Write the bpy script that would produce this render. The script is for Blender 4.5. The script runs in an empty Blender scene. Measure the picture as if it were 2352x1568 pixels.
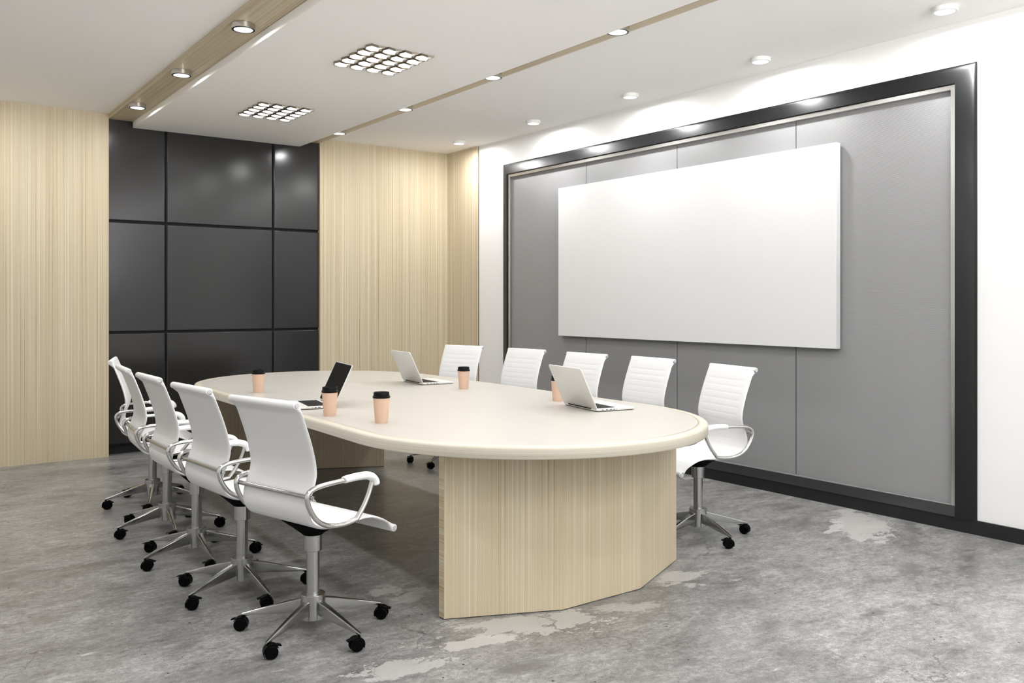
import bpy, bmesh, math, random
from mathutils import Vector, Matrix

random.seed(7)
PI = math.pi
S = bpy.context.scene
COL = S.collection
R = math.radians

# ------------------------------------------------------------------ helpers
class MB:
    """collects verts / faces / per-corner uvs and links them as one mesh object"""
    def __init__(s):
        s.v, s.f, s.uv, s.sm = [], [], [], []

    def add(s, verts, faces, uvs=None, smooth=True):
        o = len(s.v)
        s.v += [tuple(v) for v in verts]
        for k, f in enumerate(faces):
            s.f.append([o + i for i in f])
            s.uv.append(uvs[k] if uvs else None)
            s.sm.append(smooth)

    def box(s, x0, x1, y0, y1, z0, z1, grain='z'):
        v = [(x, y, z) for z in (z0, z1) for y in (y0, y1) for x in (x0, x1)]
        f = [(0, 2, 3, 1), (4, 5, 7, 6), (0, 1, 5, 4), (2, 6, 7, 3), (0, 4, 6, 2), (1, 3, 7, 5)]
        uvs = []
        for q in f:
            n = (Vector(v[q[1]]) - Vector(v[q[0]])).cross(Vector(v[q[2]]) - Vector(v[q[1]]))
            ax = max(range(3), key=lambda i: abs(n[i]))
            out = []
            for i in q:
                x, y, z = v[i]
                if grain == 'z':
                    out.append((x + y, z) if ax != 2 else (x, y))
                else:                                   # grain runs along y
                    out.append((x + z, y))
            uvs.append(out)
        s.add(v, f, uvs, False)

    def ring_loft(s, rings, caps=(True, True), smooth=True):
        n = len(rings[0]); v = [p for r in rings for p in r]; f = []
        for k in range(len(rings) - 1):
            for i in range(n):
                j = (i + 1) % n
                f.append((k*n+i, k*n+j, (k+1)*n+j, (k+1)*n+i))
        if caps[0]: f.append(tuple(reversed(range(n))))
        if caps[1]: f.append(tuple((len(rings)-1)*n + i for i in range(n)))
        s.add(v, f, None, smooth)

    def lathe(s, prof, c=(0, 0, 0), n=32, caps=(True, True)):
        rings = [[(c[0]+r*math.cos(2*PI*i/n), c[1]+r*math.sin(2*PI*i/n), c[2]+z) for i in range(n)] for r, z in prof]
        s.ring_loft(rings, caps)

    def cyl(s, a, b, r, n=20, bev=0.0):
        a, b = Vector(a), Vector(b); d = (b-a).normalized(); L = (b-a).length
        u = d.orthogonal().normalized(); w = d.cross(u)
        st = [(r, 0), (r, L)] if not bev else [(r-bev, 0), (r, bev), (r, L-bev), (r-bev, L)]
        s.ring_loft([[a + d*t + (u*math.cos(2*PI*i/n) + w*math.sin(2*PI*i/n))*q for i in range(n)] for q, t in st])

    def tube(s, pts, rad, n=14, closed=False, flat=None):
        """flat: (direction, factor) squashes the section along that direction"""
        P = [Vector(p) for p in pts]; m = len(P)
        rad = rad if isinstance(rad, (list, tuple)) else [rad]*m
        T = []
        for i in range(m):
            if closed: t = P[(i+1) % m] - P[i-1]
            else: t = P[min(i+1, m-1)] - P[max(i-1, 0)]
            T.append(t.normalized())
        ref = Vector((0, 1, 0))
        rings = []
        for i in range(m):
            a = (ref - T[i]*ref.dot(T[i]))
            a = a.normalized() if a.length > 1e-4 else T[i].orthogonal().normalized()
            b = T[i].cross(a)
            fy = flat if flat else 1.0
            rings.append([P[i] + (a*math.cos(2*PI*k/n)*fy + b*math.sin(2*PI*k/n))*rad[i] for k in range(n)])
        if closed:
            rings.append(rings[0]); s.ring_loft(rings, (False, False))
        else: s.ring_loft(rings)

    def prism(s, poly, z0, z1, smooth=False):
        s.ring_loft([[(x, y, z0) for x, y in poly], [(x, y, z1) for x, y in poly]], smooth=smooth)

    def build(s, name, mat, parent=None, angle=35, bevel=0.0, segs=2, loc=(0, 0, 0), rotz=0.0):
        me = bpy.data.meshes.new(name)
        me.from_pydata(s.v, [], s.f)
        me.polygons.foreach_set('use_smooth', s.sm)
        if any(u for u in s.uv):
            L = me.uv_layers.new(name='UVMap')
            for p, u in zip(me.polygons, s.uv):
                if u:
                    for li, c in zip(p.loop_indices, u): L.data[li].uv = c
        bm = bmesh.new(); bm.from_mesh(me)
        bmesh.ops.recalc_face_normals(bm, faces=bm.faces)
        bm.to_mesh(me); bm.free()
        me.set_sharp_from_angle(angle=R(angle))
        me.materials.append(mat)
        o = bpy.data.objects.new(name, me); COL.objects.link(o)
        o.location = loc; o.rotation_euler = (0, 0, rotz)
        if parent: o.parent = parent
        if bevel:
            b = o.modifiers.new('bevel', 'BEVEL'); b.width = bevel; b.segments = segs
            b.limit_method = 'ANGLE'; b.angle_limit = R(40); b.harden_normals = False
            for p in me.polygons: p.use_smooth = True
        return o

def tag(o, label, cat, group=None):
    o['label'] = label; o['category'] = cat
    if group: o['group'] = group
    return o

def struct(o):
    o['kind'] = 'structure'; return o

def empty(name, loc=(0, 0, 0), rotz=0.0, label=None, cat=None, group=None):
    o = bpy.data.objects.new(name, None); COL.objects.link(o)
    o.location = loc; o.rotation_euler = (0, 0, rotz); o.empty_display_size = .1
    if label: tag(o, label, cat, group)
    return o

def kids(o):
    return [c for c in ALL() if c.parent == o]

def ALL():
    return list(bpy.data.objects)

def copy_tree(o, parent=None):
    c = o.copy(); COL.objects.link(c)
    if parent: c.parent = parent
    for k in kids(o): copy_tree(k, c)
    return c

def spline(P, n=10, closed=False):
    P = [Vector(p) for p in P]; m = len(P); out = []
    rng = m if closed else m-1
    for i in range(rng):
        p0 = P[i-1] if (closed or i > 0) else P[0]*2 - P[1]
        p1, p2 = P[i], P[(i+1) % m]
        p3 = P[(i+2) % m] if (closed or i+2 < m) else P[-1]*2 - P[-2]
        for k in range(n):
            t = k/n
            out.append(0.5*((2*p1) + (p2-p0)*t + (2*p0-5*p1+4*p2-p3)*t*t + (3*p1-p0-3*p2+p3)*t**3))
    if not closed: out.append(P[-1])
    return out

# ------------------------------------------------------------------ materials
def srgb(r, g, b):
    f = lambda c: (c/255/12.92) if c/255 <= .04045 else ((c/255+.055)/1.055)**2.4
    return (f(r), f(g), f(b), 1)

def mat(name, col=(.8, .8, .8, 1), rough=.5, metal=0.0, spec=.5, coat=0.0, coat_rough=.05):
    m = bpy.data.materials.new(name); m.use_nodes = True
    b = m.node_tree.nodes['Principled BSDF']
    b.inputs['Base Color'].default_value = col if len(col) == 4 else (*col, 1)
    b.inputs['Roughness'].default_value = rough
    b.inputs['Metallic'].default_value = metal
    b.inputs['Specular IOR Level'].default_value = spec
    b.inputs['Coat Weight'].default_value = coat
    b.inputs['Coat Roughness'].default_value = coat_rough
    return m, m.node_tree.nodes, m.node_tree.links, b

def math_node(N, L, op, a, b=None, clamp=False):
    n = N.new('ShaderNodeMath'); n.operation = op; n.use_clamp = clamp
    for i, x in enumerate((a, b)):
        if x is None: continue
        if isinstance(x, (int, float)): n.inputs[i].default_value = x
        else: L.new(x, n.inputs[i])
    return n.outputs[0]

def noise(N, L, vec, scale, detail=4, rough=.55, dist=0.0):
    n = N.new('ShaderNodeTexNoise'); n.inputs['Scale'].default_value = scale
    n.inputs['Detail'].default_value = detail; n.inputs['Roughness'].default_value = rough
    n.inputs['Distortion'].default_value = dist
    if vec is not None: L.new(vec, n.inputs['Vector'])
    return n.outputs['Fac']

def ramp(N, L, fac, stops, interp='LINEAR'):
    n = N.new('ShaderNodeValToRGB'); n.color_ramp.interpolation = interp
    e = n.color_ramp.elements
    while len(e) < len(stops): e.new(.5)
    for k, (p, c) in enumerate(stops):
        e[k].position = p; e[k].color = c if len(c) == 4 else (*c, 1)
    L.new(fac, n.inputs[0])
    return n.outputs['Color']

def mixc(N, L, fac, a, b, mode='MIX'):
    n = N.new('ShaderNodeMix'); n.data_type = 'RGBA'; n.blend_type = mode
    for sock, x in ((n.inputs[0], fac), (n.inputs[6], a), (n.inputs[7], b)):
        if isinstance(x, (int, float)): sock.default_value = x
        elif isinstance(x, tuple): sock.default_value = x if len(x) == 4 else (*x, 1)
        else: L.new(x, sock)
    return n.outputs[2]

def mapping(N, L, vec, scale=(1, 1, 1), loc=(0, 0, 0), rot=(0, 0, 0)):
    n = N.new('ShaderNodeMapping')
    n.inputs['Scale'].default_value = scale; n.inputs['Location'].default_value = loc; n.inputs['Rotation'].default_value = rot
    L.new(vec, n.inputs['Vector']); return n.outputs[0]

def bump(N, L, b, height, strength, dist):
    n = N.new('ShaderNodeBump'); n.inputs['Strength'].default_value = strength; n.inputs['Distance'].default_value = dist
    L.new(height, n.inputs['Height']); L.new(n.outputs[0], b.inputs['Normal'])

def wood(name, dark, mid, light, rough=.42, contrast=1.0, spec=.4):
    """straight-grained striped veneer: u runs across the grain, v along it (metres)"""
    m, N, L, b = mat(name, rough=rough, spec=spec)
    uv = N.new('ShaderNodeTexCoord').outputs['UV']
    fine = noise(N, L, mapping(N, L, uv, (210, .35, 1)), 1.0, 3, .55)
    mids = noise(N, L, mapping(N, L, uv, (70, .2, 1), (3, 1, 0)), 1.0, 2, .6)
    wide = noise(N, L, mapping(N, L, uv, (7, .1, 1), (9, 4, 0)), 1.0, 2, .5)
    hair = noise(N, L, mapping(N, L, uv, (500, 9, 1), (2, 7, 0)), 1.0, 2, .6)
    s = math_node(N, L, 'ADD', math_node(N, L, 'MULTIPLY', fine, .52), math_node(N, L, 'MULTIPLY', mids, .36))
    s = math_node(N, L, 'ADD', s, math_node(N, L, 'MULTIPLY', wide, .12))
    s = math_node(N, L, 'ADD', s, math_node(N, L, 'MULTIPLY', math_node(N, L, 'SUBTRACT', hair, .5), .10))
    k = .14/contrast
    c = ramp(N, L, s, [(.5-k, dark), (.5-k*.35, mid), (.5+k*.15, mid), (.5+k, light)])
    L.new(c, b.inputs['Base Color'])
    return m

M = {}
M['wood'] = wood('striped_veneer', (.38, .275, .15), (.54, .457, .322), (.665, .615, .50), contrast=1.15, spec=.22)
M['wood_top'] = wood('pale_table_veneer', (.425, .40, .355), (.455, .435, .40), (.475, .46, .43), rough=.36, contrast=.45)
M['wood_rim'] = wood('table_edge_veneer', (.43, .37, .275), (.52, .48, .395), (.58, .555, .49), rough=.4, contrast=1.4)

m, N, L, b = mat('ceiling_paint', (.90, .89, .875, 1), .9, spec=.2); M['ceiling'] = m
M['wall_grey'] = mat('grey_paint', (.80, .795, .785, 1), .85, spec=.2)[0]
m, N, L, b = mat('wall_paint', (.79, .79, .79, 1), .85, spec=.25); M['wall'] = m
oc = N.new('ShaderNodeTexCoord').outputs['Object']
bump(N, L, b, noise(N, L, mapping(N, L, oc, (8, 8, 220)), 1.0, 3, .6), .12, .002)

# polished concrete
m, N, L, b = mat('concrete', rough=.4, spec=.5); M['concrete'] = m
oc = N.new('ShaderNodeTexCoord').outputs['Object']
st = mapping(N, L, oc, (1, 1.55, 1), rot=(0, 0, R(24)))
big = noise(N, L, st, .75, 8, .62, .4)
midn = noise(N, L, mapping(N, L, oc, (1, 2.0, 1), (4, 2, 0), (0, 0, R(24))), 4.2, 12, .72, .5)
fine = noise(N, L, oc, 48, 8, .75)
grit = noise(N, L, mapping(N, L, oc, (1, 1.8, 1), (2, 9, 0), (0, 0, R(28))), 13, 10, .75, .3)
v = math_node(N, L, 'ADD', math_node(N, L, 'MULTIPLY', big, .5), math_node(N, L, 'MULTIPLY', midn, .5))
base = ramp(N, L, v, [(.36, (.11, .109, .107)), (.45, (.19, .188, .185)), (.55, (.275, .273, .268)), (.66, (.37, .367, .36))])
base = mixc(N, L, .6, base, ramp(N, L, grit, [(.32, (.22, .22, .22)), (.5, (.5, .5, .5)), (.68, (.78, .78, .78))]), 'OVERLAY')
base = mixc(N, L, .62, base, ramp(N, L, fine, [(.3, (.2, .2, .2)), (.7, (.8, .8, .8))]), 'OVERLAY')
# bare, paler patches with crisp ragged edges
pn = noise(N, L, mapping(N, L, oc, (1, 1.7, 1), (7.3, 1.1, 0), (0, 0, R(30))), .95, 9, .6, .2)
pf = ramp(N, L, pn, [(.66, (0, 0, 0)), (.672, (1, 1, 1))])
base = mixc(N, L, math_node(N, L, 'MULTIPLY', pf, .75), base, (.44, .43, .415, 1))
pn2 = noise(N, L, mapping(N, L, oc, (1, 2.2, 1), (1.3, 5.1, 0), (0, 0, R(30))), 5.5, 12, .74, .2)
pf2 = ramp(N, L, pn2, [(.625, (0, 0, 0)), (.65, (1, 1, 1))])
base = mixc(N, L, math_node(N, L, 'MULTIPLY', pf2, .55), base, (.52, .51, .50, 1))
# dark stains
dn = noise(N, L, mapping(N, L, oc, (1, 1.6, 1), (11, 3, 0), (0, 0, R(20))), 2.1, 8, .65)
df = ramp(N, L, dn, [(.54, (0, 0, 0)), (.70, (1, 1, 1))])
base = mixc(N, L, math_node(N, L, 'MULTIPLY', df, .6), base, (.11, .105, .105, 1))
sand = noise(N, L, oc, 210, 3, .6)
base = mixc(N, L, .5, base, ramp(N, L, sand, [(.3, (.2, .2, .2)), (.7, (.8, .8, .8))]), 'OVERLAY')
rag = noise(N, L, mapping(N, L, oc, (1, 1.5, 1), (3, 8, 0), (0, 0, R(30))), 7, 14, .72, .15)
def worn(cx, cy, rx, ry, ang, col, amt, lo, hi):
    """one ragged worn or stained patch of the screed"""
    global base
    mp = N.new('ShaderNodeMapping'); mp.vector_type = 'TEXTURE'
    mp.inputs['Location'].default_value = (cx, cy, 0); mp.inputs['Rotation'].default_value = (0, 0, R(ang)); mp.inputs['Scale'].default_value = (rx, ry, 1)
    L.new(oc, mp.inputs['Vector'])
    ln = N.new('ShaderNodeVectorMath'); ln.operation = 'LENGTH'; L.new(mp.outputs[0], ln.inputs[0])
    val = math_node(N, L, 'SUBTRACT', math_node(N, L, 'ADD', 1.0, math_node(N, L, 'MULTIPLY', math_node(N, L, 'SUBTRACT', rag, .5), 4.6)), ln.outputs['Value'])
    fac = ramp(N, L, val, [(lo, (0, 0, 0)), (hi, (1, 1, 1))])
    base = mixc(N, L, math_node(N, L, 'MULTIPLY', fac, amt), base, (*col, 1))
pale = (.46, .45, .435)
worn(2.20, 2.81, .30, .12, -20, pale, .85, .0, .03)
worn(1.86, 2.80, .17, .05, -14, (.50, .49, .48), .85, .0, .03)
worn(4.74, 2.92, .34, .15, 35, pale, .8, .0, .03)
worn(4.52, 2.97, .16, .035, 20, (.50, .49, .48), .8, .0, .03)
worn(2.62, 2.74, .16, .06, -25, pale, .6, .0, .25)
worn(1.55, 2.76, .16, .07, -15, (.50, .49, .48), .7, .0, .04)
worn(3.72, 3.35, .10, .05, 10, pale, .6, .0, .05)
worn(1.95, 3.42, .12, .05, 30, pale, .45, .0, .06)
for a_ in ((4.60, 2.21, .10, .035, 25), (4.12, 2.28, .20, .07, 25), (3.43, 2.05, .11, .05, 10), (1.91, 2.50, .16, .06, -10), (2.42, 2.17, .13, .05, 0), (4.95, 2.75, .2, .05, 40)):
    worn(*a_, (.13, .125, .13), .75, -.1, .75)
# pits
vo = N.new('ShaderNodeTexVoronoi'); vo.inputs['Scale'].default_value = 12; L.new(oc, vo.inputs['Vector'])
sp = ramp(N, L, vo.outputs['Distance'], [(.05, (1, 1, 1)), (.075, (0, 0, 0))])
gate = ramp(N, L, noise(N, L, oc, 6, 2, .5), [(.46, (0, 0, 0)), (.52, (1, 1, 1))])
spots = math_node(N, L, 'MULTIPLY', sp, gate)
base = mixc(N, L, spots, base, (.02, .02, .02, 1))
# hairline cracks
dx = N.new('ShaderNodeTexNoise'); dx.inputs['Scale'].default_value = 3.5; dx.inputs['Detail'].default_value = 6; L.new(oc, dx.inputs['Vector'])
vm = N.new('ShaderNodeVectorMath'); vm.operation = 'MULTIPLY_ADD'
L.new(dx.outputs['Color'], vm.inputs[0]); vm.inputs[1].default_value = (.5, .5, 0); L.new(oc, vm.inputs[2])
vc = N.new('ShaderNodeTexVoronoi'); vc.feature = 'DISTANCE_TO_EDGE'; vc.inputs['Scale'].default_value = .95; L.new(vm.outputs[0], vc.inputs['Vector'])
cr = ramp(N, L, vc.outputs['Distance'], [(.0, (1, 1, 1)), (.004, (0, 0, 0))])
cg = ramp(N, L, noise(N, L, oc, 1.6, 3, .5), [(.48, (0, 0, 0)), (.6, (1, 1, 1))])
base = mixc(N, L, math_node(N, L, 'MULTIPLY', math_node(N, L, 'MULTIPLY', cr, cg), .75), base, (.07, .07, .07, 1))
L.new(base, b.inputs['Base Color'])
rr = ramp(N, L, midn, [(.35, (.285, .285, .285)), (.65, (.375, .375, .375))])
L.new(rr, b.inputs['Roughness'])
bump(N, L, b, math_node(N, L, 'ADD', fine, math_node(N, L, 'MULTIPLY', spots, -2.0)), .08, .003)

M['black_panel'] = mat('black_lacquer', (.017, .0168, .017, 1), .185, spec=.52)[0]
M['black_gap'] = mat('black_gap', (.012, .012, .013, 1), .5)[0]
M['satin_black'] = mat('satin_black', (.006, .0063, .0072, 1), .33, spec=.36)[0]
M['plinth'] = mat('black_baseboard', (.011, .0115, .0125, 1), .45, spec=.4)[0]
M['darkened_silver'] = mat('darkened_silver', (.13, .13, .134, 1), .36, metal=1.0)[0]  # silver metal darkened to stand for the dark floor it reflects
M['silver'] = mat('brushed_silver', (.60, .595, .585, 1), .28, metal=1.0)[0]
M['chrome'] = mat('brushed_chrome', (.46, .458, .452, 1), .22, metal=1.0)[0]
M['polished'] = mat('polished_chrome', (.62, .615, .61, 1), .17, metal=1.0)[0]
M['white_shell'] = mat('white_leather', (.755, .755, .76, 1), .45, spec=.4)[0]
M['cap'] = mat('satin_cap', (.60, .60, .60, 1), .5, metal=.5)[0]
M['white_plastic'] = mat('white_pad', (.84, .84, .84, 1), .35)[0]
M['caster'] = mat('black_plastic', (.002, .002, .0023, 1), .33, spec=.05)[0]
M['mechanism'] = mat('black_metal', (.003, .0033, .004, 1), .7, spec=.03)[0]
M['board'] = mat('white_board', (.67, .67, .67, 1), .6, spec=.25)[0]
M['cup'] = mat('peach_paper', (.63, .435, .325, 1), .6, spec=.3)[0]
M['lid'] = mat('black_cup_lid', (.0035, .0035, .004, 1), .4, spec=.12)[0]
M['alu'] = mat('aluminium', (.71, .70, .68, 1), .42, metal=.35, spec=.5)[0]
M['screen'] = mat('laptop_screen', (.003, .0036, .0042, 1), .45, spec=.06)[0]
M['keys'] = mat('laptop_keys', (.006, .006, .0065, 1), .5, spec=.15)[0]
M['port'] = mat('laptop_port', (.02, .02, .02, 1), .5)[0]
M['bezel_dark'] = mat('dark_bezel', (.05, .05, .055, 1), .35, metal=.6)[0]
M['lamp_silver'] = mat('lamp_metal', (.62, .60, .56, 1), .25, metal=1.0)[0]
M['lamp_white'] = mat('lamp_white', (.82, .82, .81, 1), .5)[0]
M['hex_metal'] = mat('hexagon_metal', (.30, .265, .215, 1), .32, metal=1.0)[0]

# ribbed grey wall panel
m, N, L, b = mat('ribbed_grey', (.27, .27, .275, 1), .42, spec=.5); M['ribbed'] = m
oc = N.new('ShaderNodeTexCoord').outputs['Object']
w = N.new('ShaderNodeTexWave'); w.wave_type = 'BANDS'; w.bands_direction = 'Z'; w.wave_profile = 'SIN'
w.inputs['Scale'].default_value = 2*PI/20/.0062
L.new(oc, w.inputs['Vector'])
bump(N, L, b, w.outputs['Fac'], .4, .0016)
wc = mixc(N, L, w.outputs['Fac'], (.24, .24, .245, 1), (.275, .275, .28, 1))
L.new(wc, b.inputs['Base Color'])

def emit(name, col, st):
    m = bpy.data.materials.new(name); m.use_nodes = True
    N, L = m.node_tree.nodes, m.node_tree.links
    N.remove(N['Principled BSDF'])
    e = N.new('ShaderNodeEmission'); e.inputs['Color'].default_value = (*col, 1); e.inputs['Strength'].default_value = st
    L.new(e.outputs[0], N['Material Output'].inputs['Surface'])
    return m
M['glow'] = emit('lamp_glow', (1, 1, .99), 1.5)
M['hexglow'] = emit('hexagon_glow', (1, 1, .99), 1.4)

# ------------------------------------------------------------------ the room
XR, YB, H = 5.06, 8.033, 2.941
XL, YF = -1.3, -1.7
WX0, WZ0, WZ1 = .4, 1.45, 2.78
YK = 8.063                              # back of the black recess
RX0, RX1 = 1.622, 3.556                 # recess / wooden ceiling band
def sbox(name, m, *a, grain='z', parent=None, bevel=0):
    q = MB(); q.box(*a, grain=grain); o = q.build(name, m, parent, bevel=bevel)
    return o if parent else struct(o)

sbox('floor', M['concrete'], XL-.2, XR+.2, YF-.2, YB+.4, -.1, 0)
sbox('ceiling', M['ceiling'], XL-.2, XR+.2, YF-.2, YB+.4, H, H+.1)
sbox('wall_right', M['wall'], XR, XR+.15, YF-.2, YB+.4, 0, H)
sbox('wall_left', M['wall_grey'], XL-.15, XL, YF-.2, YB+.4, 0, H)
o = sbox('wall_back', M['wood'], XL, RX0, YB, YB+.06, 0, H)
o = sbox('wall_corner', M['wood'], RX1, XR, YB, YB+.06, 0, H)
sbox('wall_far', M['black_gap'], XL, XR, YK+.14, YK+.25, 0, H)
q = MB(); q.box(RX0-.05, RX0, YB+.06, YK+.14, 0, H); q.build('trim_5', M['black_gap'])['kind'] = 'structure'
q = MB(); q.box(RX1, RX1+.05, YB+.06, YK+.14, 0, H); q.build('trim_6', M['black_gap'])['kind'] = 'structure'
# wooden ceiling band and the white panel hung under it
sbox('trim_1', M['wood'], RX0, RX1, YF, YK+.14, 2.901, H, grain='y')
sbox('trim_2', M['ceiling'], 1.822, 3.356, YF, YK-.002, 2.846, 2.901, bevel=.003)
# wooden cladding that turns the corner onto the right wall
sbox('trim_3', M['wood'], XR-.022, XR, 7.455, YB, 0, H)
sbox('trim_4', M['black_gap'], XR-.004, XR, 7.450, 7.455, 0, H)  # black strip put in for the shade of the gap beside the cladding
sbox('baseboard_right', M['plinth'], XR-.014, XR, YF, 7.44, 0, .081)
# black panels in the recess
wb = empty('wall_niche'); struct(wb)
colsx = [(RX0, 2.1005), (2.1035, 3.0885), (3.0915, RX1)]
rowsz = [(.093, 1.0595), (1.0625, 2.0245), (2.0275, 2.90)]
for i, (a, c) in enumerate(colsx):
    for k, (d, e) in enumerate(rowsz):
        q = MB(); t = .013
        x0, x1 = a, c
        bx0 = 0 if i == 0 else t; bx1 = 0 if i == 2 else t
        v = [(x0, YK+.014, d), (x1, YK+.014, d), (x1, YK+.014, e), (x0, YK+.014, e),
             (x0+bx0, YK, d+t), (x1-bx1, YK, d+t), (x1-bx1, YK, e-(t if k < 2 else 0)), (x0+bx0, YK, e-(t if k < 2 else 0)),
             (x0, YK+.024, d), (x1, YK+.024, d), (x1, YK+.024, e), (x0, YK+.024, e)]
        f = [(4, 5, 6, 7), (0, 1, 5, 4), (1, 2, 6, 5), (2, 3, 7, 6), (3, 0, 4, 7), (8, 9, 1, 0), (9, 10, 2, 1), (10, 11, 3, 2), (11, 8, 0, 3), (11, 10, 9, 8)]
        q.add(v, f, None, False)
        q.build('panel', M['black_panel'], wb, bevel=.002, segs=3)
q = MB(); q.box(RX0, RX1, YK+.10, YK+.14, 0, .0925); q.build('plinth', M['plinth'], wb)
q = MB(); q.box(RX0, RX1, YK+.0245, YK+.14, .0925, 2.90); q.build('backing', M['black_gap'], wb)
# unseen front wall; its opening is added to send daylight to the ceiling
q = MB(); q.box(XL, XR, YF-.15, YF, 0, WZ0); q.box(XL, XR, YF-.15, YF, WZ1, H)
q.box(XL, WX0, YF-.15, YF, WZ0, WZ1); q.box(XR-1.5, XR, YF-.15, YF, WZ0, WZ1)
q.build('wall_front', M['wall'])['kind'] = 'structure'
wx0, wx1 = WX0, XR-1.5
for k in range(3):
    a = wx0 + (wx1-wx0)*k/3; c = wx0 + (wx1-wx0)*(k+1)/3
    q = MB(); t = .05
    q.box(a, a+t, YF-.1, YF-.04, WZ0, WZ1); q.box(c-t, c, YF-.1, YF-.04, WZ0, WZ1)
    q.box(a+t, c-t, YF-.1, YF-.04, WZ0, WZ0+t); q.box(a+t, c-t, YF-.1, YF-.04, WZ1-t, WZ1)
    q.build('added_window_%d' % (k+1), M['satin_black'])['kind'] = 'structure'

# ------------------------------------------------------------------ framed ribbed panel on the right wall
fp = empty('wall_feature', (XR, 4.7, 0), 0, 'large grey ribbed wall panel set in a wide black frame on the white wall', 'wall panel')
yo0, yo1, zo0, zo1 = 2.403-4.7, 7.012-4.7, .081, 2.692       # outer rectangle, local y
def frame3(prof, y0, y1, z0, z1, three=True):
    """sweep (d inward, h out of the wall) round left, top, right sides with mitred corners"""
    q = MB(); rings = []
    for d, h in prof:
        rings.append([(-h, y1-d, z0), (-h, y1-d, z1-d), (-h, y0+d, z1-d), (-h, y0+d, z0)])
    n = len(prof); v = [p for r in rings for p in r]; f = []
    for k in range(n):
        k2 = (k+1) % n
        for i in range(3):
            f.append((k*4+i, k*4+i+1, k2*4+i+1, k2*4+i))
    f.append(tuple(k*4 for k in range(n))); f.append(tuple(k*4+3 for k in reversed(range(n))))
    q.add(v, f, None, True)
    return q
arc = [(0, 0), (0, .006)]
for k in range(9):
    a = PI/2*k/8
    arc.append((.105*math.sin(a)**1.15, .006 + .036*math.sin(a)**.9))
arc += [(.109, .040), (.109, 0)]
frame3(arc, yo0, yo1, zo0, zo1).build('frame_moulding', M['satin_black'], fp, angle=30)
lip = [(.112, 0), (.112, .030), (.137, .030), (.140, .027), (.140, 0)]
frame3(lip, yo0, yo1, .147, zo1).build('silver_trim', M['silver'], fp, angle=25)
q = MB(); q.box(-.026, 0, yo0+.108, yo1-.108, zo0, .147); sl = q.build('sill', M['darkened_silver'], fp, bevel=.002)
q = MB(); q.box(-.030, 0, yo0+.140, yo1-.140, .147, .152); q.build('lip', M['silver'], sl, bevel=.001)
py0, py1 = yo0+.138, yo1-.138
seam = [py0, 3.606-4.7, 4.691-4.7, 5.765-4.7, py1]
for k in range(4):
    q = MB(); q.box(-.0035, -.0005, seam[k]+.003, seam[k+1]-.003, .140, zo1-.138)
    q.build('ribbed_panel', M['ribbed'], fp)
q = MB(); q.box(-.0015, -.0002, py0, py1, .14, zo1-.138); q.build('backing', M['black_gap'], fp)

q = MB(); q.box(XR-.0600, XR-.0140, 3.262, 6.083, 1.021, 2.3555)
wbd = tag(q.build('whiteboard', M['board'], bevel=.003), 'large blank white board mounted on the grey ribbed wall panel', 'whiteboard')
q = MB(); q.box(XR-.0139, XR-.0036, 3.31, 6.035, 1.07, 2.31); q.build('mount', M['black_gap'], wbd)

# ------------------------------------------------------------------ conference table
TX, TY, TZ = 2.614, 4.68, .756
tb = empty('conference_table', (TX, TY, 0), 0, 'long oval pale wood conference table with curved panel bases, ringed by white chairs', 'table')
TA, TR, T0, T1, TYAW = .887, .915, 2.515-TY, 6.815-TY, R(-1.3)
def oval(off, n=40):
    """racetrack outline shrunk by off, with running arc length"""
    P = []
    for k in range(n+1):
        a = PI*k/n
        P.append(((TA-off)*math.cos(a), T1-TR + (TR-off)*math.sin(a)))
    for k in range(n+1):
        a = PI + PI*k/n
        P.append(((TA-off)*math.cos(a), T0+TR + (TR-off)*math.sin(a)))
    c, s = math.cos(TYAW), math.sin(TYAW)
    return [(c*x - s*y, s*x + c*y) for x, y in P]
def edge_band(prof, name, m, parent):
    q = MB(); rings = [oval(o) for o, z in prof]; n = len(rings[0])
    L_ = [0]
    for i in range(n): L_.append(L_[-1] + math.dist(rings[0][i], rings[0][(i+1) % n]))
    acc = [0]
    for k in range(1, len(prof)): acc.append(acc[-1] + math.dist(prof[k-1], prof[k]))
    v = [(x, y, prof[k][1]) for k, r in enumerate(rings) for x, y in r]; f, uv = [], []
    for k in range(len(prof)-1):
        for i in range(n):
            j = (i+1) % n
            f.append((k*n+i, k*n+j, (k+1)*n+j, (k+1)*n+i))
            uv.append([(acc[k], L_[i]), (acc[k], L_[i+1]), (acc[k+1], L_[i+1]), (acc[k+1], L_[i])])
    q.add(v, f, uv, True)
    return q.build(name, m, parent, angle=40)
tt = MB(); o0 = oval(.0478)
tt.add([(x, y, TZ-.0005) for x, y in o0] + [(x, y, TZ-.03) for x, y in o0],
       [tuple(range(len(o0)))], [[(x*1.0, y) for x, y in o0]], False)
tt.build('tabletop', M['wood_top'], tb)
rim = [(.056, TZ-.004), (.0462, TZ-.0035), (.0455, TZ-.001), (.0445, TZ), (.014, TZ), (.008, TZ-.0015), (.003, TZ-.005), (.0008, TZ-.010), (0, TZ-.016),
       (0, TZ-.046), (.002, TZ-.050), (.006, TZ-.0515), (.0475, TZ-.0515)]
edge_band(rim, 'edge_band', M['wood_rim'], tb)
un = MB(); un.add([(x, y, TZ-.0515) for x, y in oval(.045)], [tuple(range(82))], [[(x, y) for x, y in oval(.045)]], False)
un.build('underside', M['wood'], tb)
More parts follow.
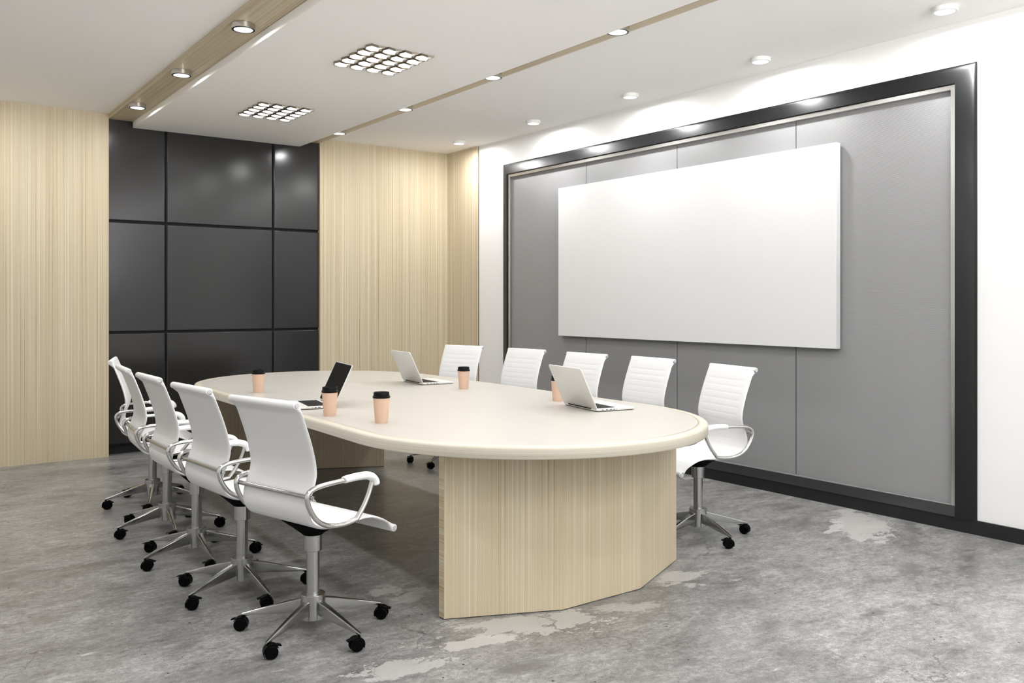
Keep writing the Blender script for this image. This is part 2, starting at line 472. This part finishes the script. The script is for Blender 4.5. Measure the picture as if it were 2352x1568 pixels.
def base_panel(sy):
    """three flat facets bent round the end of the table"""
    pts = [(-.702, 1.606), (-.232, 1.814), (.230, 1.814), (.700, 1.600)]
    th = .036; z1 = TZ-.052
    inn = []
    for i, p in enumerate(pts):
        ns = []
        for a, c in ((i-1, i), (i, i+1)):
            if a >= 0 and c < len(pts):
                d = Vector((pts[c][0]-pts[a][0], pts[c][1]-pts[a][1])).normalized(); ns.append(Vector((d.y, -d.x)))
        nn = sum(ns, Vector((0, 0))).normalized(); kf = 1/max(.5, nn.dot(ns[0]))
        inn.append((p[0]+nn.x*th*kf, p[1]+nn.y*th*kf))
    inn[0] = (pts[0][0], pts[0][1]-.041); inn[3] = (pts[3][0], pts[3][1]-.041)
    q = MB(); u = 0.0
    def quad(a, c, du0, du1, swap=False):
        v = [(a[0], sy*a[1], .004), (c[0], sy*c[1], .004), (c[0], sy*c[1], z1), (a[0], sy*a[1], z1)]
        uv = [(du0, 0), (du1, 0), (du1, z1), (du0, z1)]
        if swap: uv = [(w_, x_) for x_, w_ in uv]
        q.add(v, [(0, 1, 2, 3)], [uv], False)
    for i in range(3):
        L_ = math.dist(pts[i], pts[i+1])
        quad(pts[i], pts[i+1], u, u+L_); quad(inn[i+1], inn[i], 3+u, 3+u+L_); u += L_
    quad(inn[0], pts[0], 7, 7+th, True); quad(pts[3], inn[3], 8, 8+th, True)
    for z in (.004, z1):
        for i in range(3):
            q.add([(*(pts[i][0], sy*pts[i][1]), z), (pts[i+1][0], sy*pts[i+1][1], z), (inn[i+1][0], sy*inn[i+1][1], z), (inn[i][0], sy*inn[i][1], z)], [(0, 1, 2, 3)], None, False)
    o = q.build('base_panel', M['wood'], tb, angle=8)
    # weld so normals come out consistently
    bm = bmesh.new(); bm.from_mesh(o.data); bmesh.ops.remove_doubles(bm, verts=bm.verts, dist=1e-5)
    bmesh.ops.recalc_face_normals(bm, faces=bm.faces); bm.to_mesh(o.data); bm.free(); o.data.polygons.foreach_set('use_smooth', [False]*len(o.data.polygons))
    # recessed black foot under the panel
    ft = MB()
    for i in range(3):
        a, c, d, e = pts[i], pts[i+1], inn[i+1], inn[i]
        k = .12
        mix = lambda p, r: (p[0]*(1-k)+r[0]*k, sy*(p[1]*(1-k)+r[1]*k))
        poly = [mix(a, e), mix(c, d), mix(d, c), mix(e, a)]
        ft.prism(poly, 0, .004)
    ft.build('foot', M['black_gap'], o)
base_panel(-1); base_panel(1)

# ------------------------------------------------------------------ chairs
SW = .2075
ROLL = [(-.238, .944), (.250, .400)]
PROF = [(-.2306, .9477), (-.2155, .9150), (-.1955, .8635), (-.174, .805), (-.154, .735), (-.147, .685), (-.152, .650), (-.163, .620),
        (-.175, .590), (-.181, .555), (-.176, .522), (-.158, .494), (-.122, .475), (-.07, .466), (-.01, .465), (.05, .469),
        (.10, .471), (.145, .463), (.191, .4435), (.2275, .4215), (.2545, .4070)]
def shell_mesh():
    P = spline([(x, 0, z) for x, z in PROF], 14)
    # even spacing ~4 mm
    acc = [0]
    for i in range(1, len(P)): acc.append(acc[-1] + (P[i]-P[i-1]).length)
    tot = acc[-1]; n = int(tot/.004); C = []; j = 0
    for k in range(n+1):
        s = tot*k/n
        while j < len(acc)-2 and acc[j+1] < s: j += 1
        t = (s-acc[j])/max(1e-9, acc[j+1]-acc[j]); C.append((P[j].lerp(P[j+1], t), s))
    ys = [-1, -.985, -.95, -.88, -.82, -.78, -.6, -.3, 0, .3, .6, .78, .82, .88, .95, .985, 1]
    grooves = [.075 + .0385*i for i in range(30) if .075 + .0385*i < tot-.03]
    q = MB(); fr, bk = [], []
    for k, (p, s) in enumerate(C):
        a = C[max(k-1, 0)][0]; c = C[min(k+1, n)][0]; t = (c-a).normalized(); nn = Vector((-t.z, 0, t.x))
        g = max(math.exp(-((s-x)/.0022)**2) for x in grooves)
        gd = min(abs(s-x) for x in grooves)
        pil = .0004*min(1, gd/.019)
        rf, rb = [], []
        for y in ys:
            e = 1-abs(y); th = .0065*min(1, math.sqrt(max(0, e)/.06)) if e < .06 else .0065
            inner = 1.0 if abs(y) <= .80 else 0.0
            rf.append(Vector((p.x, y*SW, p.z)) + nn*(th - inner*(  .0012*g) + inner*pil))
            ex = min(s, tot-s); thb = th + (.0150*(.5+.5*math.cos(PI*min(1, ex/.048))) if ex < .048 else 0)
            rb.append(Vector((p.x, y*SW, p.z)) - nn*thb)
        fr.append(rf); bk.append(rb)
    m = len(ys); v = [x for r in fr for x in r] + [x for r in bk for x in r]; o = len(fr)*m; f = []
    for k in range(n):
        for i in range(m-1):
            f.append((k*m+i, k*m+i+1, (k+1)*m+i+1, (k+1)*m+i))
            f.append((o+k*m+i, o+(k+1)*m+i, o+(k+1)*m+i+1, o+k*m+i+1))
        f.append((k*m, (k+1)*m, o+(k+1)*m, o+k*m)); f.append((k*m+m-1, o+k*m+m-1, o+(k+1)*m+m-1, (k+1)*m+m-1))
    q.add(v, f, None, True)
    for (x, z) in ROLL:                        # rolled ends
        q.cyl((x, -SW, z), (x, SW, z), .0148, 24, .0012)
    return q

def arm_path(y):
    lo = [(.033, .480), (-.02, .4735), (-.07, .475), (-.118, .487), (-.160, .514), (-.190, .556), (-.2035, .594), (-.200, .616), (-.180, .629),
          (-.145, .6365), (-.09, .640), (-.02, .6415), (.04, .642)]
    hi = [(.04, .642), (.078, .6405), (.104, .634), (.113, .618), (.108, .598), (.094, .565), (.070, .525), (.033, .480)]
    A = spline([(x, y, z) for x, z in lo], 6); B = spline([(x, y, z) for x, z in hi], 6)
    return A + B[1:]

def caster_mesh():
    q = MB(); r = .0255
    for s in (-1, 1):
        q.cyl((-.012, s*.005, r), (-.012, s*.0185, r), r, 26, .003)
        q.cyl((-.012, s*.0185, r), (-.012, s*.0195, r), r*.55, 20)
    q.cyl((-.012, -.006, r), (-.012, .006, r), r*.6, 16)
    # hood: arched shell ending in a small brake lip
    ang = [R(a) for a in range(-28, 161, 12)]
    ro, ri, hw = .0300, .0272, .0165
    rings = []
    for a in ang:
        ca, sa = math.cos(a), math.sin(a)
        rings.append([(-.012+ri*ca, -hw, r+ri*sa), (-.012+ro*ca, -hw, r+ro*sa), (-.012+ro*ca, hw, r+ro*sa), (-.012+ri*ca, hw, r+ri*sa)])
    q.ring_loft(rings)
    a = ang[-1]; cx, cz = -.012+.029*math.cos(a), r+.029*math.sin(a)
    q.ring_loft([[(cx+.004, -.012, cz+.008), (cx+.004, -.012, cz+.011), (cx+.004, .012, cz+.011), (cx+.004, .012, cz+.008)],
                 [(cx-.012, -.010, cz+.004), (cx-.012, -.010, cz+.007), (cx-.012, .010, cz+.007), (cx-.012, .010, cz+.004)]])
    q.cyl((0, 0, r+.02), (0, 0, .0585), .0055, 12)
    return q

def leg_mesh():
    q = MB(); rings = []
    for x, w, zt, zb in ((.040, .030, .136, .080), (.10, .0255, .122, .0765), (.18, .0195, .0995, .0685), (.25, .0140, .0795, .0625), (.289, .0105, .0675, .0575), (.2935, .008, .0665, .0585)):
        d = min(.0028, (zt-zb)*.2); h = w/2
        rings.append([(x, -h*.72, zb), (x, h*.72, zb), (x, h, zb+(zt-zb)*.3), (x, h, zt-.0025), (x, h*.82, zt), (x, h*.45, zt-d*.4), (x, 0, zt-d), (x, -h*.45, zt-d*.4), (x, -h*.82, zt), (x, -h, zt-.0025), (x, -h, zb+(zt-zb)*.3)])
    q.ring_loft(rings)
    return q

CAST = {124.5: -46, 196.5: 152, 268.5: -18, 340.5: 122, 52.5: -60}     # heading of each caster
LEG_L = [124.5, 196.5, 268.5, 340.5, 52.5]
def make_chair():
    c = empty('office_chair')
    sh = shell_mesh().build('seat_shell', M['white_shell'], c, angle=50)
    for (x, z) in ROLL:
        for s in (-1, 1):
            e = MB(); e.cyl((x, s*(SW-.001), z), (x, s*(SW+.004), z), .0098, 20, .001)
            e.build('end_cap', M['cap'], sh)['label'] = 'round silver end cap'
    for s in (-1, 1):
        y = s*.2235
        a = MB(); a.tube(arm_path(y), .0092, 12, flat=1.15)
        ar = a.build('armrest', M['polished'], c, angle=60)
        pp = spline([(-.032, y, .6415), (-.024, y, .643), (.0, y, .6445), (.045, y, .645), (.082, y, .6425), (.110, y, .6335), (.126, y, .616), (.129, y, .596)], 6)
        nP = len(pp)
        rad = []
        for i in range(nP):
            t = i/(nP-1)
            e = min(t/.09, (1-t)/.07, 1.0)
            rr_ = .0132 + .0042*t
            rad.append(max(.004, rr_*math.sqrt(max(0.0, 1-(1-e)**2)) if e < 1 else rr_))
        p = MB(); p.tube(pp, rad, 16, flat=1.3)
        p.build('arm_pad', M['white_plastic'], ar, angle=60)['label'] = 'white arm pad'
    l = MB(); l.cyl((-.1895, -.238, .602), (-.1895, .238, .602), .0080, 16, .001)
    l.build('back_bar', M['chrome'], c)
    t = MB()
    def ell(cx, cy, rx, ry, z, p):
        return [(cx+rx*abs(math.cos(a))**p*math.copysign(1, math.cos(a)), cy+ry*abs(math.sin(a))**p*math.copysign(1, math.sin(a)), z) for a in (2*PI*k/32 for k in range(32))]
    t.ring_loft([ell(.01, 0, .105, .120, .463, .5), ell(.01, 0, .105, .120, .450, .5), ell(.006, 0, .080, .085, .428, .7), ell(0, 0, .046, .046, .400, 1), ell(0, 0, .040, .040, .394, 1)])
    t.build('tilt_mechanism', M['mechanism'], c, angle=40)
    k = MB(); k.lathe([(.0345, .330), (.0355, .3312), (.0355, .396)], n=36)
    k.build('sleeve', M['chrome'], c)
    k = MB(); k.lathe([(.0255, .150), (.0255, .332)], n=36); k.lathe([(.0285, .1565), (.0285, .1595), (.0262, .1605)], n=36)
    k.build('gas_lift', M['chrome'], c)
    k = MB(); k.lathe([(.036, .0570), (.0475, .0585), (.0488, .0600), (.0488, .1555), (.0475, .1570), (.027, .1572)], n=44)
    k.build('hub', M['chrome'], c)
    for a in LEG_L:
        lg = leg_mesh().build('leg', M['chrome'], c, rotz=R(a), angle=28) if a == LEG_L[0] else None
        if lg:
            cs = caster_mesh().build('caster', M['caster'], lg, loc=(.285, 0, 0), rotz=R(CAST[a]-a), angle=35)
            first = lg
        else:
            lg = copy_tree(first, c); lg.rotation_euler = (0, 0, R(a))
            for w in kids(lg): w.rotation_euler = (0, 0, R(CAST[a]-a))
    return c

CH = [  # x, y, facing deg, side, label
    (1.419, 3.274, 15.0, 'L', 'nearest white office chair, its back to the camera, at the left front'),
    (1.360, 3.932, 5.1, 'L', 'white office chair right behind the nearest one on the left of the table'),
    (1.350, 4.594, .3, 'L', 'middle white office chair of the row along the left side of the table'),
    (1.379, 5.264, -4.5, 'L', 'fourth white office chair from the front in the left row'),
    (1.480, 6.007, -16.0, 'L', 'farthest white office chair of the left row, ribbed front showing, before the black panels'),
    (3.769, 3.337, 166.6, 'R', 'white ribbed office chair at the right front of the table, post and base in view'),
    (3.915, 4.083, 176.1, 'R', 'white ribbed chair back on the right side, second from the front of the table'),
    (3.899, 4.704, 181.6, 'R', 'white ribbed chair back on the right side half hidden by the open silver laptop'),
    (3.900, 5.397, 186.4, 'R', 'white ribbed chair back in front of the left edge of the black wall frame'),
    (3.804, 6.095, 196.5, 'R', 'farthest white ribbed chair back on the right side, before the wood corner'),
]
proto = make_chair()
for i, (x, y, a, side, lab) in enumerate(CH):
    c = proto if i == 0 else copy_tree(proto)
    c.location = (x, y, 0); c.rotation_euler = (0, 0, R(a))
    tag(c, lab, 'chair', 'white office chairs around the table')
    if side == 'R':
        for g in kids(c):
            if g.name.startswith('leg'):
                b0 = math.degrees(g.rotation_euler[2]) % 360
                g.rotation_euler = (0, 0, R(360-b0))

# ------------------------------------------------------------------ coffee cups
def make_cup():
    c = empty('coffee_cup')
    q = MB(); q.lathe([(.0, .004), (.0285, .004), (.0290, 0), (.0302, 0), (.0306, .002), (.0392, .1195), (.0372, .1195)], n=44, caps=(False, True))
    q.build('cup_body', M['cup'], c)
    q = MB(); q.lathe([(.0385, .1165), (.0408, .1170), (.0413, .1195), (.0410, .1250), (.0395, .1265), (.0378, .1275), (.0370, .1425), (.0360, .1440), (.0335, .1440), (.0325, .1425), (.0315, .1370), (.0, .1365)], n=44, caps=(False, False))
    q.build('lid', M['lid'], c)['label'] = 'black plastic lid'
    return c
cups = [(1.949, 5.339, 'peach coffee cup with black lid standing alone toward the far left end of the table'),
        (1.837, 4.032, 'peach coffee cup with black lid in front of the laptop with the black screen'),
        (1.926, 3.653, 'nearest peach coffee cup with black lid, alone near the front left edge of the table'),
        (3.118, 4.770, 'peach coffee cup with black lid between the two silver-backed laptops'),
        (3.174, 3.864, 'peach coffee cup with black lid partly hidden behind the nearest silver laptop')]
pc = make_cup()
for i, (x, y, lab) in enumerate(cups):
    c = pc if i == 0 else copy_tree(pc)
    c.location = (x, y, TZ-.0004); tag(c, lab, 'cup', 'takeaway coffee cups on the table')

# ------------------------------------------------------------------ laptops
LW, LD = .354, .238
def rrect(x0, x1, y0, y1, r, n=6):
    P = []
    for cx, cy, a0 in ((x1-r, y1-r, 0), (x0+r, y1-r, 90), (x0+r, y0+r, 180), (x1-r, y0+r, 270)):
        for k in range(n+1):
            a = R(a0+90*k/n); P.append((cx+r*math.cos(a), cy+r*math.sin(a)))
    return P
def make_laptop():
    """origin under the hinge; base runs to +x (the user's side), lid leans back over -x"""
    c = empty('laptop')
    q = MB(); out = rrect(0, LD, -LW/2, LW/2, .014)
    inn = lambda k: [(LD/2+(x-LD/2)*(1-k/(LD/2)), y*(1-k/(LW/2))) for x, y in out]
    q.ring_loft([[(x, y, .0015) for x, y in inn(.008)], [(x, y, .0045) for x, y in inn(.001)], [(x, y, .006) for x, y in out], [(x, y, .0125) for x, y in out], [(x, y, .0135) for x, y in inn(.0012)]])
    body = q.build('base', M['alu'], c, angle=30)
    for sx in (.03, LD-.03):
        for sy in (-1, 1):
            q = MB(); q.cyl((sx, sy*.14, 0), (sx, sy*.14, .002), .008, 14); q.build('rubber_foot', M['keys'], body)
    q = MB(); kx0, kx1, ky = .030, .136, .138
    q.box(kx0, kx1, -ky, ky, .0130, .0138)
    rows = 6; pitch = (kx1-kx0)/rows; nc = 14; pw = 2*ky/nc
    for r_ in range(rows):
        k = 0
        while k < nc:
            span = 5 if (r_ == rows-1 and k == 4) else 1
            hgt = .45 if r_ == 0 else .84
            x0 = kx0 + pitch*r_ + pitch*.08
            q.box(x0, x0+pitch*hgt, -ky+pw*k+pw*.08, -ky+pw*(k+span)-pw*.08, .0138, .0150); k += span
    q.build('keyboard', M['keys'], body)['label'] = 'black keyboard'
    q = MB(); q.prism(rrect(.150, .224, -.053, .053, .004, 3), .0131, .01375); q.build('trackpad', M['alu'], body)
    q = MB(); q.box(-.0040, .010, -.118, .118, .0100, .0150); q.build('hinge', M['keys'], body)['label'] = 'black hinge bar'
    for s in (-1, 1):
        for k, (x, w_) in enumerate(((.030, .010), (.055, .010), (.078, .014), (.100, .009), (.118, .004))):
            q = MB(); q.box(x, x+w_, s*(LW/2)-.0006, s*(LW/2)+.0004, .0075, .0110); q.build('port', M['port'], body)
    tl = R(24.8); sn, cs = math.sin(tl), math.cos(tl)
    def up(u, y, n_):           # u up the lid, n_ towards the user
        return (.003 - sn*u + cs*n_, y, .0125 + cs*u + sn*n_)
    q = MB(); o2 = rrect(0, LD-.002, -LW/2, LW/2, .014)
    sh = lambda k: [((LD/2)+(x-LD/2)*(1-k/(LD/2)), y*(1-k/(LW/2))) for x, y in o2]
    q.ring_loft([[up(x, y, -.0032) for x, y in sh(.003)], [up(x, y, -.0022) for x, y in sh(.0008)], [up(x, y, -.001) for x, y in o2], [up(x, y, .0022) for x, y in o2]])
    lid = q.build('lid', M['alu'], c, angle=30)
    q = MB(); o3 = rrect(.008, LD-.006, -LW/2+.005, LW/2-.005, .010)
    q.ring_loft([[up(x, y, .0020) for x, y in o3], [up(x, y, .0028) for x, y in o3]]); q.build('screen', M['screen'], lid)['label'] = 'switched off black screen'
    return c
laps = [(3.039, 3.517, -10.8, 'nearest open silver laptop, its plain back hiding part of a cup'),
        (3.044, 5.310, -6.5, 'open silver laptop farther back, its plain back shown, before the corner chair'),
        (2.021, 4.468, 169.1, 'open laptop turned so its black screen faces the left row of chairs')]
pl = make_laptop()
for i, (x, y, a, lab) in enumerate(laps):
    c = pl if i == 0 else copy_tree(pl)
    c.location = (x, y, TZ-.0004); c.rotation_euler = (0, 0, R(a)); tag(c, lab, 'laptop', 'open laptops on the table')

# ------------------------------------------------------------------ lamps
WARM = (1.0, .998, .992)
def beam(name, parent, z, power, size, spread, col=WARM):
    l = bpy.data.lights.new(name, 'AREA'); l.energy = power; l.shape = 'DISK'; l.size = size; l.spread = R(spread); l.color = col
    o = bpy.data.objects.new(name, l); COL.objects.link(o); o.parent = parent; o.location = (0, 0, z)
    return o
def downlight(x, y, ztop, kind, label, group, power, ang, blend):
    h = .031 if kind == 'wood' else .026
    c = empty('downlight', (x, y, ztop), 0, label, 'ceiling light', group)
    q = MB(); ro, ri = .0655, (.0525 if kind == 'wood' else .0515)
    q.lathe([(ro-.002, 0), (ro, -.001), (ro, -h+.0015), (ro-.0015, -h)] + ([] if kind == 'wood' else [(ri+.0015, -h), (ri, -h+.001), (ri, -h+.006)]), n=48, caps=(True, kind == 'wood'))
    hs = q.build('housing', M['lamp_silver'] if kind == 'wood' else M['lamp_white'], c, angle=30)
    if kind == 'wood':
        q = MB(); q.lathe([(ro-.0012, -h), (ro-.001, -h-.0012), (ri, -h-.0012), (ri, -h)], n=48, caps=(False, False)); q.build('bezel', M['bezel_dark'], c)
    q = MB(); q.lathe([(.0, -h-.0008), (ri, -h-.0008)] if kind == 'wood' else [(0, -h+.001), (ri, -h+.001)], n=48, caps=(False, False))
    q.build('diffuser', M['glow'], c)
    beam('lamp_beam', c, -h-.003, power, .10, 180)
    return c
ORD = ['nearest', 'second', 'third', 'fourth', 'farthest']
P_WOOD, P_WALL, P_LEFT = 4.1, 8.6, 6.0
ys = [2.425, 3.655, 4.885, 6.115, 7.335]
for k, y in enumerate(ys):
    downlight(4.740, y, H, 'wall', ['white surface downlight above the right end of the wall frame, largest in view', 'white surface downlight above the right half of the white board, second from the camera',
              'white surface downlight above the middle of the wall frame top', 'white surface downlight above the left part of the wall frame top', 'white surface downlight near the corner above the wood cladding'][k],
              'white downlights along the right wall', P_WALL, 158, 0)
for k, y in enumerate([-1.3, -.07, 1.16, 2.40, 3.63, 4.870, 6.100, 7.325], -2):
    if k >= 3:
        downlight(1.691, y, 2.901, 'wood', 'silver downlight with dark rim on the left wooden strip, %s' % ['largest and nearest the camera', 'middle of the three', 'next to the black wall panels'][k-3], 'downlights on the left wooden strip', P_WOOD, 158, 0)
    else:  # unseen lamps added to light the room, stronger behind the camera
        downlight(1.691, y, 2.901, 'wood', 'added unseen silver downlight with dark rim on the left wooden ceiling strip', 'added downlights out of view', P_WOOD*(1.9 if y < 1.5 else 1), 158, 0)
for k, y in enumerate([-1.3, -.07, 1.16, 2.40, 3.644, 4.893, 6.119, 7.345], -2):
    if k >= 2:
        downlight(3.437, y, 2.901, 'wood', 'downlight half hidden in the right wooden ceiling strip, %s' % ['largest and nearest the camera', 'second from the camera', 'third from the camera', 'farthest, above the wood wall edge'][k-2], 'downlights on the right wooden strip', P_WOOD, 158, 0)
    else:  # more unseen lamps, added on this strip for light from the front
        downlight(3.437, y, 2.901, 'wood', 'added unseen downlight in the right wooden ceiling strip', 'added downlights out of view', P_WOOD*(1.9 if y < 1.5 else 1), 158, 0)
for y in [-1.3, -.07, 1.19]:  # unseen lamps added as weak extra light along the right wall
    downlight(4.740, y, H, 'wall', 'added unseen white surface downlight along the right wall', 'added downlights out of view', P_WALL*.12, 158, 0)
for y in ys:  # whole row is unseen, added to lift the light on the left
    downlight(.50, y, H, 'wall', 'added unseen white surface downlight along the left wall', 'added downlights out of view', P_LEFT, 158, 0)

# hexagon cluster lamps: 4 x 5 cells each
HEX = [(0, 0), (.0478, .0149), (.078, .0030), (.0670, .0427), (.0819, .0833), (.0467, .1001), (.0022, .0783), (-.0136, .0364)]
HEX = [(x*1.0345, y*1.0345) for x, y in HEX]
def grow(P, d):
    n = len(P); A = sum(P[i][0]*P[(i+1) % n][1]-P[(i+1) % n][0]*P[i][1] for i in range(n)); sg = 1 if A > 0 else -1
    out = []
    for i in range(n):
        a = Vector(P[i])-Vector(P[i-1]); c = Vector(P[(i+1) % n])-Vector(P[i])
        na = Vector((a.y, -a.x)).normalized()*sg; nc = Vector((c.y, -c.x)).normalized()*sg
        b_ = (na+nc).normalized(); k = min(1.4, 1/max(.3, b_.dot(na)))
        p = Vector(P[i]) + b_*d*k; out.append((p.x, p.y))
    return out
def make_hex():
    c = empty('ceiling_lamp')
    first = None
    for i in range(4):
        for k in range(5):
            if first is None:
                q = MB(); A_, B_ = grow(HEX, .0062), grow(HEX, .0006); zt, zb = 0, -.0125
                n = len(HEX); v = []
                for P, z in ((A_, zt), (A_, zb), (B_, zb), (B_, zt-.004)): v += [(x, y, z) for x, y in P]
                f = [(r_*n+a, r_*n+(a+1) % n, (r_+1)*n+(a+1) % n, (r_+1)*n+a) for r_ in range(3) for a in range(n)]
                f.append(tuple(range(n)))
                q.add(v, f, None, False)
                fr = q.build('cell_frame', M['hex_metal'], c)
                q = MB(); q.add([(x, y, -.0095) for x, y in grow(HEX, .0012)], [tuple(range(n))], None, False)
                q.build('diffuser', M['hexglow'], fr)
                first = fr
            else:
                fr = copy_tree(first, c)
            fr.location = (.1131*i, .1088*k, 0)
    return c
HL = [(2.365, 4.606, 'hexagon cluster ceiling lamp nearest in full view on the white ceiling panel'),
      (2.376, 6.428, 'hexagon cluster ceiling lamp at the far end of the white ceiling panel'),
      (2.362, 2.783, 'hexagon cluster ceiling lamp of which only one cell tip shows at the top picture edge'),
      (2.362, .960, 'added unseen hexagon cluster ceiling lamp beyond the picture edge'),  # this lamp and the next are unseen, added for front light
      (2.362, -.863, 'added unseen hexagon cluster ceiling lamp beyond the picture edge')]
ph = make_hex()
HEX_LIGHTS = []
for i, (x, y, lab) in enumerate(HL):
    c = ph if i == 0 else copy_tree(ph)
    c.location = (x, y, 2.846); tag(c, lab, 'ceiling light', 'hexagon cluster lamps')
    HEX_LIGHTS.append(c)
for c in HEX_LIGHTS:
    l = bpy.data.lights.new('hexagon_beam', 'AREA'); l.shape = 'RECTANGLE'; l.size = .44; l.size_y = .52; l.energy = 3.2 if c.location.y > 2 else 6.5; l.color = WARM; l.spread = R(160)  # added unseen lamps get the higher power
    o = bpy.data.objects.new('hexagon_beam', l); COL.objects.link(o); o.parent = c; o.location = (.21, .27, -.0135)

# ------------------------------------------------------------------ daylight, camera, colour
W = bpy.data.worlds.new('sky_and_ground'); S.world = W; W.use_nodes = True
bg = W.node_tree.nodes['Background']; WN, WL = W.node_tree.nodes, W.node_tree.links
sep = WN.new('ShaderNodeSeparateXYZ'); WL.new(WN.new('ShaderNodeTexCoord').outputs['Generated'], sep.inputs[0])
up_ = math_node(WN, WL, 'ADD', math_node(WN, WL, 'MULTIPLY', sep.outputs['Z'], .5), .5)
WL.new(ramp(WN, WL, up_, [(.488, (1.0, .985, .96)), (.512, (.10, .108, .117))]), bg.inputs['Color'])  # bright ground half is added to throw light up at the ceiling
bg.inputs['Strength'].default_value = 18.5
p = bpy.data.lights.new('added_window_portal', 'AREA'); p.shape = 'RECTANGLE'; p.size = wx1-wx0; p.size_y = WZ1-WZ0; p.cycles.is_portal = True
o = bpy.data.objects.new('added_window_portal', p); COL.objects.link(o); o.location = ((wx0+wx1)/2, YF-.16, (WZ0+WZ1)/2); o.rotation_euler = (R(90), 0, 0)

cam = bpy.data.cameras.new('camera'); co = bpy.data.objects.new('camera', cam); COL.objects.link(co)
co.location = (0, 0, 1.32); co.rotation_euler = (R(90), 0, R(-36.3648))
cam.sensor_fit = 'HORIZONTAL'; cam.sensor_width = 36; cam.lens = 1990.996/2352*36
cam.shift_x = 0; cam.shift_y = -(784-695)/2352; cam.clip_start = .05
S.camera = co

vs = S.view_settings
vs.view_transform = 'Standard'; vs.look = 'None'; vs.gamma = 1; vs.use_curve_mapping = False
vs.exposure = 0.6
cy = S.cycles
cy.use_denoising = True; cy.max_bounces = 8; cy.diffuse_bounces = 5; cy.glossy_bounces = 4
cy.caustics_reflective = False; cy.caustics_refractive = False; cy.sample_clamp_indirect = 6.0
cy.use_light_tree = True
